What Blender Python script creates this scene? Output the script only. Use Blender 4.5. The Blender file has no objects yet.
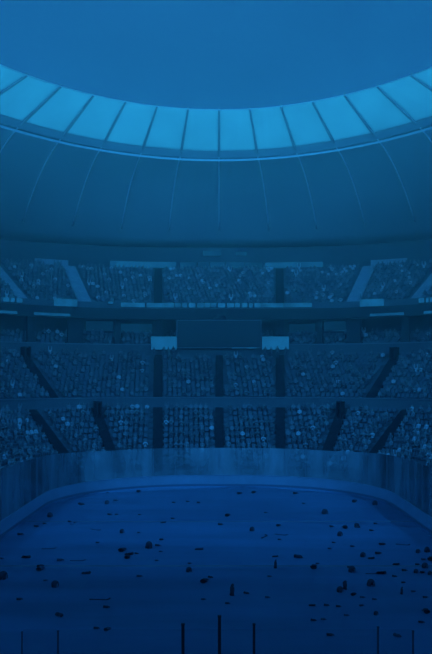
import bpy, bmesh, math, random
from mathutils import Vector, Matrix, noise
random.seed(11)
SC = bpy.context.scene
COL = SC.collection
PI = math.pi
HAZE = 0.0036
F, CX, HZ, CH = 780.0, 219.0, 380.0, 11.55      # focal length in px, centre column, horizon row, camera height

# ------------------------------------------------------------------ materials
def nodes(name):
    m = bpy.data.materials.new(name); m.use_nodes = True
    nt = m.node_tree; nt.nodes.clear()
    out = nt.nodes.new('ShaderNodeOutputMaterial')
    return m, nt, out
def mat(name, col, rough=0.7, spec=0.3, metal=0.0, var=0.0, scale=3.0, stretch=(1,1,1), emit=None, estr=0.0):
    m, nt, out = nodes(name)
    p = nt.nodes.new('ShaderNodeBsdfPrincipled')
    p.inputs['Base Color'].default_value = (*col, 1)
    p.inputs['Roughness'].default_value = rough
    p.inputs['Specular IOR Level'].default_value = spec
    p.inputs['Metallic'].default_value = metal
    if var:
        tc = nt.nodes.new('ShaderNodeTexCoord'); mp = nt.nodes.new('ShaderNodeMapping')
        mp.inputs['Scale'].default_value = stretch
        n = nt.nodes.new('ShaderNodeTexNoise'); n.inputs['Scale'].default_value = scale
        n.inputs['Detail'].default_value = 4
        r = nt.nodes.new('ShaderNodeValToRGB')
        r.color_ramp.elements[0].position = 0.3; r.color_ramp.elements[1].position = 0.7
        r.color_ramp.elements[0].color = (*[c*(1-var) for c in col], 1)
        r.color_ramp.elements[1].color = (*[min(1, c*(1+var)) for c in col], 1)
        nt.links.new(tc.outputs['Object'], mp.inputs['Vector']); nt.links.new(mp.outputs['Vector'], n.inputs['Vector'])
        nt.links.new(n.outputs['Fac'], r.inputs['Fac']); nt.links.new(r.outputs['Color'], p.inputs['Base Color'])
    if emit:
        p.inputs['Emission Color'].default_value = (*emit, 1); p.inputs['Emission Strength'].default_value = estr
    nt.links.new(p.outputs['BSDF'], out.inputs['Surface'])
    return m
def lamp_mat(name, col, strength, scale=2.0, var=0.25):
    """a lit screen or lit window: uneven glow along its length"""
    m, nt, out = nodes(name)
    e = nt.nodes.new('ShaderNodeEmission'); e.inputs['Strength'].default_value = strength
    tc = nt.nodes.new('ShaderNodeTexCoord'); n = nt.nodes.new('ShaderNodeTexNoise')
    n.inputs['Scale'].default_value = scale; n.inputs['Detail'].default_value = 3
    r = nt.nodes.new('ShaderNodeValToRGB')
    r.color_ramp.elements[0].position = 0.35; r.color_ramp.elements[1].position = 0.65
    r.color_ramp.elements[0].color = (*[c*(1-var) for c in col], 1)
    r.color_ramp.elements[1].color = (*[c*(1+var) for c in col], 1)
    nt.links.new(tc.outputs['Object'], n.inputs['Vector']); nt.links.new(n.outputs['Fac'], r.inputs['Fac'])
    nt.links.new(r.outputs['Color'], e.inputs['Color']); nt.links.new(e.outputs['Emission'], out.inputs['Surface'])
    return m

M = {}
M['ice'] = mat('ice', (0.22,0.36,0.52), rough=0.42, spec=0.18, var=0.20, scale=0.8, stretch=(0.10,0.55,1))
M['board'] = mat('board white plastic', (0.40,0.44,0.52), rough=0.45, var=0.06, scale=0.6)
M['kick'] = mat('kick plate', (0.2,0.22,0.28), rough=0.5)
M['post'] = mat('dark stanchion', (0.06,0.06,0.07), rough=0.4)
M['steel'] = mat('dull steel', (0.35,0.35,0.36), rough=0.4, metal=0.3)
M['concrete'] = mat('terrace concrete', (0.22,0.22,0.22), rough=0.9, var=0.22, scale=0.8)
M['pale'] = mat('pale concrete', (0.55,0.55,0.55), rough=0.85, var=0.12, scale=0.7)
M['darkstep'] = mat('dark stair rubber', (0.045,0.045,0.045), spec=0.1, rough=0.9)
M['fascia'] = mat('fascia paint', (0.20,0.20,0.20), rough=0.6, var=0.1, scale=0.3)
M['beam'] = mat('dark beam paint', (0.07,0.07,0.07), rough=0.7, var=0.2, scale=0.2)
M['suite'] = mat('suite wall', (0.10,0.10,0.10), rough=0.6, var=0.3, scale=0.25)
M['roof'] = mat('roof lining', (0.42,0.42,0.42), rough=0.8, var=0.05, scale=0.08)
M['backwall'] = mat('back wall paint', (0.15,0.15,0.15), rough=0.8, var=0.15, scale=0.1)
M['rib'] = mat('roof rib paint', (0.9,0.9,0.9), rough=0.6)
M['seam'] = mat('ring girder paint', (0.30,0.30,0.30), rough=0.6)
M['tube'] = mat('ring tube paint', (0.7,0.7,0.7), rough=0.5)
M['seat'] = mat('seat plastic', (0.22,0.22,0.23), rough=0.5)
M['skin'] = mat('skin', (0.38,0.30,0.26), rough=0.7)
M['trouser'] = mat('trousers', (0.16,0.16,0.17), rough=0.9)
M['shirt_pale'] = mat('pale shirt', (0.75,0.75,0.75), rough=0.9)
M['shirt_mid'] = mat('mid shirt', (0.36,0.36,0.36), rough=0.9)
M['shirt_dark'] = mat('dark shirt', (0.2,0.2,0.2), rough=0.9)
M['gear'] = mat('black gear', (0.085,0.09,0.11), rough=0.7)
M['gear2'] = mat('charcoal gear', (0.13,0.15,0.19), rough=0.75)
M['gear3'] = mat('tape', (0.06,0.06,0.07), rough=0.9)
M['black'] = mat('scoreboard housing', (0.06,0.06,0.065), rough=0.5)
M['offscreen'] = mat('dark display', (0.10,0.10,0.10), rough=0.35)
LIT = (0.010, 0.20, 0.52)
M['led'] = lamp_mat('lit ribbon display', LIT, 0.5, 0.9, 0.35)
M['screen'] = lamp_mat('lit side screen', LIT, 0.58, 0.6, 0.10)
M['window'] = lamp_mat('lit window', LIT, 0.42, 0.5, 0.2)
M['sign'] = lamp_mat('lit sign', LIT, 0.5, 1.2, 0.25)
M['dimmer'] = lamp_mat('glowing suite glazing', LIT, 0.12, 0.4, 0.3)  # faint glow put into the colour of the suite panes
M['dim'] = lamp_mat('dim window', LIT, 0.24, 0.4, 0.3)

def glass_mat(name, tint, dust_sheen, gloss):
    m, nt, out = nodes(name)
    tr = nt.nodes.new('ShaderNodeBsdfTransparent'); tr.inputs['Color'].default_value = (*tint, 1)
    di = nt.nodes.new('ShaderNodeBsdfDiffuse'); di.inputs['Color'].default_value = (0.8,0.8,0.8,1)
    gl = nt.nodes.new('ShaderNodeBsdfGlossy'); gl.inputs['Roughness'].default_value = 0.12
    gl.inputs['Color'].default_value = (0.8,0.8,0.8,1)
    tc = nt.nodes.new('ShaderNodeTexCoord'); mp = nt.nodes.new('ShaderNodeMapping'); mp.inputs['Scale'].default_value = (1,1,0.25)
    n = nt.nodes.new('ShaderNodeTexNoise'); n.inputs['Scale'].default_value = 0.45; n.inputs['Detail'].default_value = 3
    mr = nt.nodes.new('ShaderNodeMapRange'); mr.inputs['From Min'].default_value = 0.3; mr.inputs['From Max'].default_value = 0.7
    mr.inputs['To Min'].default_value = dust_sheen*0.3; mr.inputs['To Max'].default_value = dust_sheen*1.8  # cloudy streaks paint reflected light as well as dust into the glass
    m1 = nt.nodes.new('ShaderNodeMixShader'); m2 = nt.nodes.new('ShaderNodeMixShader')
    fr = nt.nodes.new('ShaderNodeFresnel'); fr.inputs['IOR'].default_value = gloss
    nt.links.new(tc.outputs['Object'], mp.inputs['Vector']); nt.links.new(mp.outputs['Vector'], n.inputs['Vector'])
    nt.links.new(n.outputs['Fac'], mr.inputs['Value']); nt.links.new(mr.outputs['Result'], m1.inputs['Fac'])
    nt.links.new(tr.outputs[0], m1.inputs[1]); nt.links.new(di.outputs[0], m1.inputs[2])
    nt.links.new(fr.outputs[0], m2.inputs['Fac']); nt.links.new(m1.outputs[0], m2.inputs[1]); nt.links.new(gl.outputs[0], m2.inputs[2])
    nt.links.new(m2.outputs[0], out.inputs['Surface'])
    return m
M['glass'] = glass_mat('rink glass', (0.9,0.9,0.9), 0.27, 1.25)
M['nearglass'] = glass_mat('clear rink glass', (0.95,0.95,0.95), 0.004, 1.02)

def roofglass():
    m, nt, out = nodes('translucent roof panel')
    t = nt.nodes.new('ShaderNodeBsdfTranslucent'); d = nt.nodes.new('ShaderNodeBsdfDiffuse')
    tc = nt.nodes.new('ShaderNodeTexCoord'); n = nt.nodes.new('ShaderNodeTexNoise')
    n.inputs['Scale'].default_value = 0.25; n.inputs['Detail'].default_value = 5
    r = nt.nodes.new('ShaderNodeValToRGB')
    r.color_ramp.elements[0].position = 0.25; r.color_ramp.elements[1].position = 0.75
    r.color_ramp.elements[0].color = (0.70,0.70,0.70,1); r.color_ramp.elements[1].color = (0.84,0.84,0.84,1)
    nt.links.new(tc.outputs['Object'], n.inputs['Vector']); nt.links.new(n.outputs['Fac'], r.inputs['Fac'])
    nt.links.new(r.outputs['Color'], t.inputs['Color'])
    d.inputs['Color'].default_value = (0.5,0.5,0.5,1)
    mx = nt.nodes.new('ShaderNodeMixShader'); mx.inputs['Fac'].default_value = 0.3
    nt.links.new(t.outputs[0], mx.inputs[1]); nt.links.new(d.outputs[0], mx.inputs[2])
    nt.links.new(mx.outputs[0], out.inputs['Surface'])
    return m
M['roofglass'] = roofglass()

# ------------------------------------------------------------------ helpers
def tag(o, label=None, cat=None, group=None, kind=None):
    if label: o['label'] = label
    if cat: o['category'] = cat
    if group: o['group'] = group
    if kind: o['kind'] = kind
    return o
def link(name, me, m, parent=None):
    o = bpy.data.objects.new(name, me); COL.objects.link(o)
    if m is not None:
        for q in (m if isinstance(m, (list, tuple)) else [m]): me.materials.append(q)
    if parent is not None: o.parent = parent
    return o
def build(name, bm, m, parent=None, smooth=False):
    me = bpy.data.meshes.new(name); bmesh.ops.recalc_face_normals(bm, faces=bm.faces[:])
    bm.to_mesh(me); bm.free()
    if smooth:
        for p in me.polygons: p.use_smooth = True
    return link(name, me, m, parent)
def empty(name, loc=(0,0,0), rz=0.0, scale=1.0):
    o = bpy.data.objects.new(name, None); COL.objects.link(o)
    o.location = loc; o.rotation_euler = (0,0,rz); o.scale = (scale,)*3; o.empty_display_size = 0.2
    return o
def box(bm, c, s, rot=None, bev=0.0):
    r = bmesh.ops.create_cube(bm, size=1.0)
    mt = Matrix.Translation(c) @ (rot.to_4x4() if rot else Matrix.Identity(4)) @ Matrix.Diagonal((*s, 1))
    bmesh.ops.transform(bm, matrix=mt, verts=r['verts'])
    if bev:
        es = list({e for v in r['verts'] for e in v.link_edges})
        bmesh.ops.bevel(bm, geom=es, offset=bev, segments=2, affect='EDGES', profile=0.6)
def ball(bm, c, s, rot=None, u=10, v=7):
    r = bmesh.ops.create_uvsphere(bm, u_segments=u, v_segments=v, radius=1.0)
    mt = Matrix.Translation(c) @ (rot.to_4x4() if rot else Matrix.Identity(4)) @ Matrix.Diagonal((*s, 1))
    bmesh.ops.transform(bm, matrix=mt, verts=r['verts'])
    return r['verts']
def tube(bm, pts, rad, n=8, closed=False):
    rings = []
    P = [Vector(p) for p in pts]
    for i, p in enumerate(P):
        a = P[max(0, i-1)]; b = P[min(len(P)-1, i+1)]
        t = (b-a).normalized()
        up = Vector((0,0,1)) if abs(t.z) < 0.9 else Vector((0,1,0))
        s = t.cross(up).normalized(); w = s.cross(t)
        rings.append([bm.verts.new(p + rad*(math.cos(2*PI*k/n)*s + math.sin(2*PI*k/n)*w)) for k in range(n)])
    for a, b in zip(rings, rings[1:]):
        for k in range(n): bm.faces.new((a[k], a[(k+1)%n], b[(k+1)%n], b[k]))
    bm.faces.new(rings[0]); bm.faces.new(rings[-1])

# --- the bowl: everything follows the outline of the rink, pushed outwards by k
HW, RC, YE = 15.5, 9.5, 85.0
XC, YC = HW-RC, YE-RC
SA = XC + RC*PI/2
def base(s):
    sg = 1 if s >= 0 else -1; a = abs(s)
    if a <= XC: return Vector((s, YE)), Vector((0,1))
    if a <= SA:
        th = (a-XC)/RC; n = Vector((sg*math.sin(th), math.cos(th)))
        return Vector((sg*XC, YC)) + RC*n, n
    return Vector((sg*HW, YC-(a-SA))), Vector((sg,0))
RHW, RRC = 16.0, 14.0                              # the rink itself: wider, with rounder corners than the stands
RXC, RYC = RHW-RRC, YE-RRC
RSA = RXC + RRC*PI/2
def PR(s, k, z):
    sg = 1 if s >= 0 else -1; a = abs(s)
    if a <= RXC: return Vector((s, YE+k, z))
    if a <= RSA:
        th = (a-RXC)/RRC; return Vector((sg*(RXC+(RRC+k)*math.sin(th)), RYC+(RRC+k)*math.cos(th), z))
    return Vector((sg*(RHW+k), RYC-(a-RSA), z))
def P(s, k, z):
    b, n = base(s); q = b + k*n
    return Vector((q.x, q.y, z))
def th2s(deg):
    sg = 1 if deg >= 0 else -1
    return sg*(XC + RC*math.radians(abs(deg)))
def px2s(px, k):
    t = (px-CX)/F; lo, hi = -60.0, 60.0
    for _ in range(50):
        mid = (lo+hi)/2; p = P(mid, k, 0)
        if p.x/max(p.y, 1) < t: lo = mid
        else: hi = mid
    return (lo+hi)/2
def rz_of(s):
    _, n = base(s); return math.atan2(-n.x, n.y)
def samples(s0, s1, step=0.45):
    keys = [s for s in (-SA, -XC, XC, SA) if s0 < s < s1]
    ks = [s0] + keys + [s1]; out = [s0]
    for a, b in zip(ks, ks[1:]):
        st = 4.0 if (abs(a+b)/2 < XC or abs(a+b)/2 > SA) else step
        n = max(1, int(math.ceil((b-a)/st)))
        out += [a+(b-a)*i/n for i in range(1, n+1)]
    return out
def sweep(bm, ss, prof, close=True, caps=True):
    """carry a closed (k,z) outline along the bowl"""
    rows = [[bm.verts.new(P(s, k, z)) for k, z in prof] for s in ss]
    n = len(prof)
    for a, b in zip(rows, rows[1:]):
        for i in range(n if close else n-1):
            j = (i+1) % n
            bm.faces.new((a[i], b[i], b[j], a[j]))
    if caps and close:
        bm.faces.new(rows[0]); bm.faces.new(rows[-1])
def strip(name, s0, s1, k0, k1, z0, z1, m, parent=None, step=0.3):
    bm = bmesh.new(); sweep(bm, samples(s0, s1, step), [(k0,z0),(k1,z0),(k1,z1),(k0,z1)])
    return build(name, bm, m, parent)

SMAX = SA + 30.0

# ------------------------------------------------------------------ floor (ice) and surround
def rink_outline(k, nearY=28.0):
    pts = []
    for j in range(61): pts.append(PR(-RSA-.001+(2*RSA+.002)*j/60, k, 0).xy)
    cyn = nearY + RRC                                # near end, mirrored
    far = pts; near = [Vector((p.x, cyn - (p.y - RYC))) for p in far][::-1]
    return far + near
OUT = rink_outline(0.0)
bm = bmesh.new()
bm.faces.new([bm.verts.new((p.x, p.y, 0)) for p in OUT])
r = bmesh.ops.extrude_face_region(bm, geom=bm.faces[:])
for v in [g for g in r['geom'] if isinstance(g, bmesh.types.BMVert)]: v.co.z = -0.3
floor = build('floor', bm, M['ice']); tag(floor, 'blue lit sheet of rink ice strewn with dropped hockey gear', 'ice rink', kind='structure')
# painted lines under the ice surface
def rink_line(name, x0, x1, y0, y1, z=0.004):
    bm = bmesh.new(); box(bm, ((x0+x1)/2, (y0+y1)/2, z/2), (x1-x0, y1-y0, z)); return build(name, bm, M['line'], floor)
M['line'] = mat('paint under ice', (0.30,0.30,0.33), rough=0.5, spec=0.2, var=0.25, scale=0.5)
def floor_line(x0,x1,y0,y1): rink_line('ice_line', x0,x1,y0,y1)
floor_line(-15.9, 15.9, 48.3, 48.6); floor_line(-15.9, 15.9, 63.5, 63.8)
bm = bmesh.new(); box(bm, (0, 50, -0.45), (150, 190, 0.28))
g = build('floor_surround', bm, M['beam']); tag(g, 'dark concrete ground around and under the rink', 'floor', kind='structure')

# ------------------------------------------------------------------ rink boards with glass
BH = 1.15
boards = empty('rink_boards', (0, YE, 0))
tag(boards, 'white rink boards with tall glass curving round the far end of the ice', 'rink boards')
def rel(o, root):
    o.parent = root; o.matrix_parent_inverse = Matrix.Translation(root.location).inverted() if root.rotation_euler.z == 0 else root.matrix_world.inverted()
    return o
def loop_sweep(bm, k0, k1, z0, z1):
    A = rink_outline(k0); B = rink_outline(k1); n = len(A)
    rows = [[bm.verts.new((p.x,p.y,z)) for p in L] for L, z in ((A,z0),(B,z0),(B,z1),(A,z1))]
    for a in range(4):
        b = (a+1)%4
        for i in range(n):
            j = (i+1)%n; bm.faces.new((rows[a][i], rows[a][j], rows[b][j], rows[b][i]))
bm = bmesh.new(); loop_sweep(bm, 0.0, 0.12, 0.0, BH); rel(build('board_panels', bm, M['board']), boards)
bm = bmesh.new(); loop_sweep(bm, -0.02, 0.0, 0.0, 0.22); rel(tag(build('kick_plate', bm, M['kick']), 'dark kick plate along the ice'), boards)
bm = bmesh.new(); loop_sweep(bm, -0.03, 0.15, BH, BH+0.05); rel(build('cap_rail', bm, M['board']), boards)
GS = -(RSA+26)
def gtop(s):
    a = abs(s); return 4.15 + 0.75*min(1, max(0, (a-12)/20))
ns = 42
for i in range(ns):
    a = GS + (-2*GS)*i/ns; b = GS + (-2*GS)*(i+1)/ns
    bm = bmesh.new(); ss = [a+.03+(b-a-.06)*j/5 for j in range(6)]
    rows = [[bm.verts.new(PR(s, k, z)) for k, z in ((0.05,BH+0.05),(0.07,BH+0.05),(0.07,gtop(s)),(0.05,gtop(s)))] for s in ss]
    for u, v in zip(rows, rows[1:]):
        for q in range(4): bm.faces.new((u[q], v[q], v[(q+1)%4], u[(q+1)%4]))
    bm.faces.new(rows[0]); bm.faces.new(rows[-1])
    rel(build('glass_pane', bm, M['glass']), boards)
    p = PR(a, 0.06, 0); bm = bmesh.new()
    box(bm, (p.x, p.y, (BH+0.05+gtop(a))/2), (0.05, 0.05, gtop(a)-BH-0.05))
    rel(build('glass_post', bm, M['steel']), boards)

# near glass: stanchions rising at the bottom of the view
near = empty('glass_screen', (0, 28.0, BH+0.05))
tag(near, 'clear glass screen with dark upright posts, nearest the viewer at the bottom of the ice', 'glass screen')
Y0 = 27.94
posts = [(22,632,.035),(58,631,.045),(183,624,.075),(219.5,616,.075),(254,624,.06),(378,627,.05),(413,631,.045)]
for px, py, w in posts:
    x = (px-CX)*Y0/F; top = CH - (py-HZ)*Y0/F
    bm = bmesh.new(); box(bm, (x, Y0, (BH+0.05+top)/2), (w*1.5, w*1.5, top-BH-0.05), bev=0.012)
    box(bm, (x, Y0, BH+0.10), (w*2.6, 0.13, 0.10)); box(bm, (x, Y0, top), (w*1.8, w*1.8, 0.04))
    o = build('post', bm, M['post' if 150 < px < 300 else 'gear2']); rel(o, near)
for (a, _, _), (b, _, _) in zip(posts, posts[1:]):
    xa = (a-CX)*Y0/F + 0.05; xb = (b-CX)*Y0/F - 0.05
    bm = bmesh.new(); box(bm, ((xa+xb)/2, Y0, (BH+0.05+2.62)/2), (xb-xa, 0.015, 2.62-BH-0.05))
    o = build('glass_pane', bm, M['nearglass']); rel(o, near)

# ------------------------------------------------------------------ stands
SS = samples(-SMAX, SMAX, 0.35)
def terrace(name, k0, z0, rows, dk, dz, kend, label):
    prof = [(k0, max(-0.3, z0-1.6))]
    k, z = k0, z0
    for i in range(rows):
        prof += [(k, z), (k+dk, z)]; k += dk; z += dz
    prof += [(kend, prof[-1][1]), (kend, prof[-1][1]-0.35), (k0+dk*1.5, z0-1.6)]
    bm = bmesh.new(); sweep(bm, SS, prof)
    o = build(name, bm, M['concrete']); tag(o, label, 'stand', kind='structure'); return o
TA = dict(k0=2.5, z0=1.5, n=12, dk=0.79, dz=0.60)
TB = dict(k0=12.5, z0=9.1, n=13, dk=0.80, dz=0.485)
TS = dict(k0=23.4, z0=16.0, n=4, dk=0.85, dz=0.45)
TC = dict(k0=23.4, z0=21.7, n=16, dk=0.87, dz=0.475)
terrace('lower_terrace', TA['k0'], TA['z0'], TA['n'], TA['dk'], TA['dz'], 12.2, 'lowest curved tier of terrace steps behind the rink glass')
terrace('middle_terrace', TB['k0'], TB['z0'], TB['n'], TB['dk'], TB['dz'], 23.2, 'middle curved tier of terrace steps below the scoreboard')
terrace('suite_terrace', TS['k0'], TS['z0'], TS['n'], TS['dk'], TS['dz'], 27.6, 'shallow shaded tier of steps beside the scoreboard')
terrace('upper_terrace', TC['k0'], TC['z0'], TC['n'], TC['dk'], TC['dz'], 45.3, 'highest curved tier of terrace steps under the roof')
def ring(name, k0, k1, z0, z1, m, label):
    bm = bmesh.new(); sweep(bm, SS, [(k0,z0),(k1,z0),(k1,z1),(k0,z1)])
    o = build(name, bm, M[m]); tag(o, label, 'wall', kind='structure'); return o
ring('trim_1', 12.1, 12.45, 7.6, 9.4, 'fascia', 'front parapet of the middle tier')
ring('trim_2', 23.0, 23.35, 14.6, 16.5, 'fascia', 'parapet band along the top of the middle tier')
ring('trim_5', 12.0, 12.1, 9.30, 9.42, 'steel', 'thin grey rail along the front of the middle tier')
ring('trim_6', 22.9, 23.0, 16.38, 16.5, 'steel', 'thin grey rail along the front of the suite level')
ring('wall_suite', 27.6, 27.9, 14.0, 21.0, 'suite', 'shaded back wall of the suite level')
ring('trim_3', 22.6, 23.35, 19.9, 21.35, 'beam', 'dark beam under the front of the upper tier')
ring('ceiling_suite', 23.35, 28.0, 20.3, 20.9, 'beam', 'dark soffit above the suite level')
ring('trim_4', 22.7, 23.3, 21.35, 22.15, 'fascia', 'front parapet of the upper tier')
ring('wall_back', 44.8, 45.2, 28.0, 33.6, 'backwall', 'back wall behind the top rows of the upper tier')
ring('wall_outer', 45.4, 45.8, -0.3, 33.2, 'suite', 'outer wall of the stadium bowl')

# --- stairways cut through the tiers
def aisle(T, s, w, m, label, i0=0, i1=None):
    bm = bmesh.new(); b, n = base(s); t = Vector((n.y, -n.x))
    R = Matrix.Rotation(rz_of(s), 3, 'Z')
    for i in range(i0, T['n'] if i1 is None else i1):
        k = T['k0'] + i*T['dk']; z = T['z0'] + i*T['dz']
        q = P(s, k+T['dk']/2-.015, z); box(bm, (q.x, q.y, z-0.075), (w, T['dk']+.03, 0.25), R)
        if i+1 < T['n']:
            for u in (1, 2, 3):
                f = u/4; q = P(s, k+T['dk']*(1+f)/2, z); h = T['dz']*f
                box(bm, (q.x, q.y, z+0.05+h/2), (w, T['dk']*(1-f), h), R)
    o = build('stairway', bm, m); tag(o, label, 'stairs', kind='structure'); return o
AIS = {'A': [], 'B': [], 'C': [], 'S': []}
def add_aisle(t, T, s, w, m, label, **kw):
    AIS[t].append((s, w)); aisle(T, s, w, M[m], label, **kw)
s_mid = 0.05
for t, T, nm in (('A',TA,'lower'), ('B',TB,'middle')):
    add_aisle(t, T, s_mid, 1.0, 'darkstep', f'dark central stairway through the {nm} tier')
for t, T, nm in (('A',TA,'lower'), ('B',TB,'middle'), ('C',TC,'upper'), ('S',TS,'suite')):
    for sg, sd in ((-1,'left'), (1,'right')):
        add_aisle(t, T, th2s(sg*4.3), 1.15, 'darkstep', f'dark straight stairway through the {nm} tier, {sd} of the scoreboard centre')
for sg, sd in ((-1,'left'), (1,'right')):
    add_aisle('A', TA, th2s(sg*25.4), 1.2, 'darkstep', f'dark slanting stairway in the lower tier on the {sd}')
    add_aisle('A', TA, th2s(sg*48), 1.3, 'darkstep', f'dark outer slanting stairway in the lower tier on the {sd}')
    add_aisle('B', TB, th2s(-37.5 if sg < 0 else 33), 1.2, 'darkstep', f'dark slanting stairway in the middle tier on the {sd}')
    add_aisle('B', TB, th2s(sg*62), 1.2, 'darkstep', f'dark outer slanting stairway in the middle tier on the {sd}')
    add_aisle('C', TC, th2s(sg*21.4), 1.9, 'pale', f'pale slanting stairway in the upper tier on the {sd}')
    add_aisle('C', TC, th2s(sg*36), 1.6, 'pale', f'pale outer slanting stairway in the upper tier on the {sd}')
    add_aisle('C', TC, th2s(sg*52), 1.6, 'pale', f'pale stairway at the far {sd} edge of the upper tier')
# vomitory portals at the top of the slanting stairways
def portal(T, s, i0, i1, w, label):
    b, n = base(s); R = Matrix.Rotation(rz_of(s), 3, 'Z'); bm = bmesh.new()
    k0 = T['k0']+i0*T['dk']; z0 = T['z0']+i0*T['dz']; k1 = T['k0']+i1*T['dk']; z1 = T['z0']+i1*T['dz']
    h = z1+0.9-z0
    for sd in (-1, 1):                                   # two cheek walls, a back wall and a lintel round a dark opening
        q = P(s, (k0+k1)/2, 0); off = R @ Vector((sd*(w/2+0.05), 0, 0))
        box(bm, (q.x+off.x, q.y+off.y, z0+h/2), (0.10, k1-k0, h), R)
    q = P(s, k1-0.1, 0); box(bm, (q.x, q.y, z0+h/2), (w, 0.2, h), R)
    q = P(s, (k0+k1)/2+0.2, 0); box(bm, (q.x, q.y, z0+h-0.08), (w, k1-k0-0.4, 0.16), R)
    o = build('vomitory', bm, M['darkstep']); tag(o, label, 'stadium entrance', kind='structure')
for sg, sd in ((-1,'left'), (1,'right')):
    portal(TA, th2s(sg*25.4), 9, 11, 0.45, f'dark entrance opening at the head of the lower stairway on the {sd}')
    portal(TB, th2s(-37.5 if sg < 0 else 33), 10, 12, 0.55, f'dark entrance opening at the head of the middle stairway on the {sd}')

# suite level: columns and dim windows
PILLARS = ((30,1.2),(75,2.6),(117,0.9),(158,1.0),(281,1.0),(320,0.9),(354,2.4),(406,1.2))
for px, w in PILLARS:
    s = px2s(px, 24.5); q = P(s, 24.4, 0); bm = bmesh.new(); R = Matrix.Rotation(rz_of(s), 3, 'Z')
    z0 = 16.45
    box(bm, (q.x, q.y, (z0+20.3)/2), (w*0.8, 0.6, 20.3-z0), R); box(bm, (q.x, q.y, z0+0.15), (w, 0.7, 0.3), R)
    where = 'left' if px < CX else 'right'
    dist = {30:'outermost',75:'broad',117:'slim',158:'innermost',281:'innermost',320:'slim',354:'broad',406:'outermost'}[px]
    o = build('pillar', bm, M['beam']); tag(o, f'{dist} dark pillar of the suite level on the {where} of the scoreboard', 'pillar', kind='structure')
for px0, px1, z0, z1, lab in ((86,113,18.6,19.9,'on the left beside the broad pillar'), (121,152,18.4,19.6,'left of the scoreboard between two dark pillars'),
                          (289,315,18.4,19.6,'right of the scoreboard between two dark pillars'), (324,346,18.6,19.9,'on the right beside the broad pillar')):
    t = empty('suite_window', P((px2s(px0,27.5)+px2s(px1,27.5))/2, 27.5, z0)); tag(t, f'long dim suite window {lab}', 'window')
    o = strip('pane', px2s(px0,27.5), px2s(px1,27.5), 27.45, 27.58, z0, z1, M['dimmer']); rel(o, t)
    o = strip('frame', px2s(px0-.6,27.5), px2s(px1+.6,27.5), 27.42, 27.6, z0-.12, z0, M['steel']); rel(o, t)

# ------------------------------------------------------------------ lit ribbons, banners, screens
def ribbon(name, px0, px1, k, z0, z1, m, label, cat, div=0, thick=0.12, trim='beam'):
    sa, sb = px2s(px0, k), px2s(px1, k)
    t = empty(name, P((sa+sb)/2, k, z0)); tag(t, label, cat)
    rel(strip('lit_face', sa, sb, k-thick, k, z0, z1, M[m]), t)
    fr = bmesh.new()
    sweep(fr, samples(sa-.02, sb+.02, .3), [(k-thick-.05,z0-.07),(k,z0-.07),(k,z0-.005),(k-thick-.05,z0-.005)])
    rel(build('frame', fr, M[trim]), t)
    for i in range(1, div):
        s = sa+(sb-sa)*(i+random.uniform(-.2,.2))/div; q = P(s, k-thick-.02, 0); bm = bmesh.new()
        box(bm, (q.x, q.y, (z0+z1)/2), (random.choice((.08,.12,.22)), .05, z1-z0), Matrix.Rotation(rz_of(s),3,'Z')); rel(build('divider', bm, M['suite']), t)
    return t
KR = 22.69
def zat(py, d): return CH + (HZ-py)*d/F
ribbon('ribbon_display', 121, 312, KR, 21.55, 22.15, 'led', 'long lit ribbon display along the upper tier front above the scoreboard', 'display', div=16)
ribbon('ribbon_display', 108, 113, KR, 21.95, 22.25, 'led', 'very short lit display just left of the long ribbon display', 'display')
ribbon('ribbon_display', 3, 22, KR, 21.55, 22.1, 'led', 'short lit ribbon display at the far left edge of the upper tier front', 'display', div=3)
ribbon('ribbon_display', 419, 436, KR, 21.5, 22.1, 'led', 'short lit ribbon display at the far right edge of the upper tier front', 'display', div=3)
ribbon('banner_sign', 54, 77, KR, 21.4, 22.35, 'sign', 'bright rectangular sign below the pale left stairway of the upper tier', 'sign')
ribbon('banner_sign', 360, 384, KR, 21.4, 22.35, 'sign', 'bright rectangular sign below the pale right stairway of the upper tier', 'sign')
for a, b, lab in ((-8,17,'far left edge'), (34,70,'left, between two dark pillars'), (370,404,'right, between two dark pillars'), (424,440,'far right edge')):
    ribbon('strip_light', a, b, 22.59, 20.05, 20.4, 'window', f'thin lit strip on the dark suite beam, {lab}', 'light')
# top of the upper tier
KT = 44.75
ribbon('lit_window', 110, 176, KT, 30.15, 31.15, 'window', 'long lit window band behind the top rows, left of centre', 'window')
ribbon('lit_window', 265, 323, KT, 30.15, 31.05, 'window', 'long lit window band behind the top rows, right of centre', 'window')
ribbon('lit_window', 180, 262, KT, 30.15, 31.1, 'dim', 'dim window band behind the top rows in the middle', 'window', div=5)
ribbon('lit_window', 203, 221, KT, 32.2, 33.0, 'dim', 'small dim window high on the back wall, left of the pair', 'window')
ribbon('lit_window', 236, 247, KT, 32.2, 32.9, 'dim', 'small dim window high on the back wall, right of the pair', 'window')
for a, b, sd in ((32,66,'left'), (373,410,'right')):
    o = strip('parapet', px2s(a,39.3), px2s(b,39.3), 37.4, 37.7, 28.5, 29.85, M['pale']); tag(o, f'pale walkway wall at the head of the upper tier stairway on the {sd}', 'wall', kind='structure')

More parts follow.
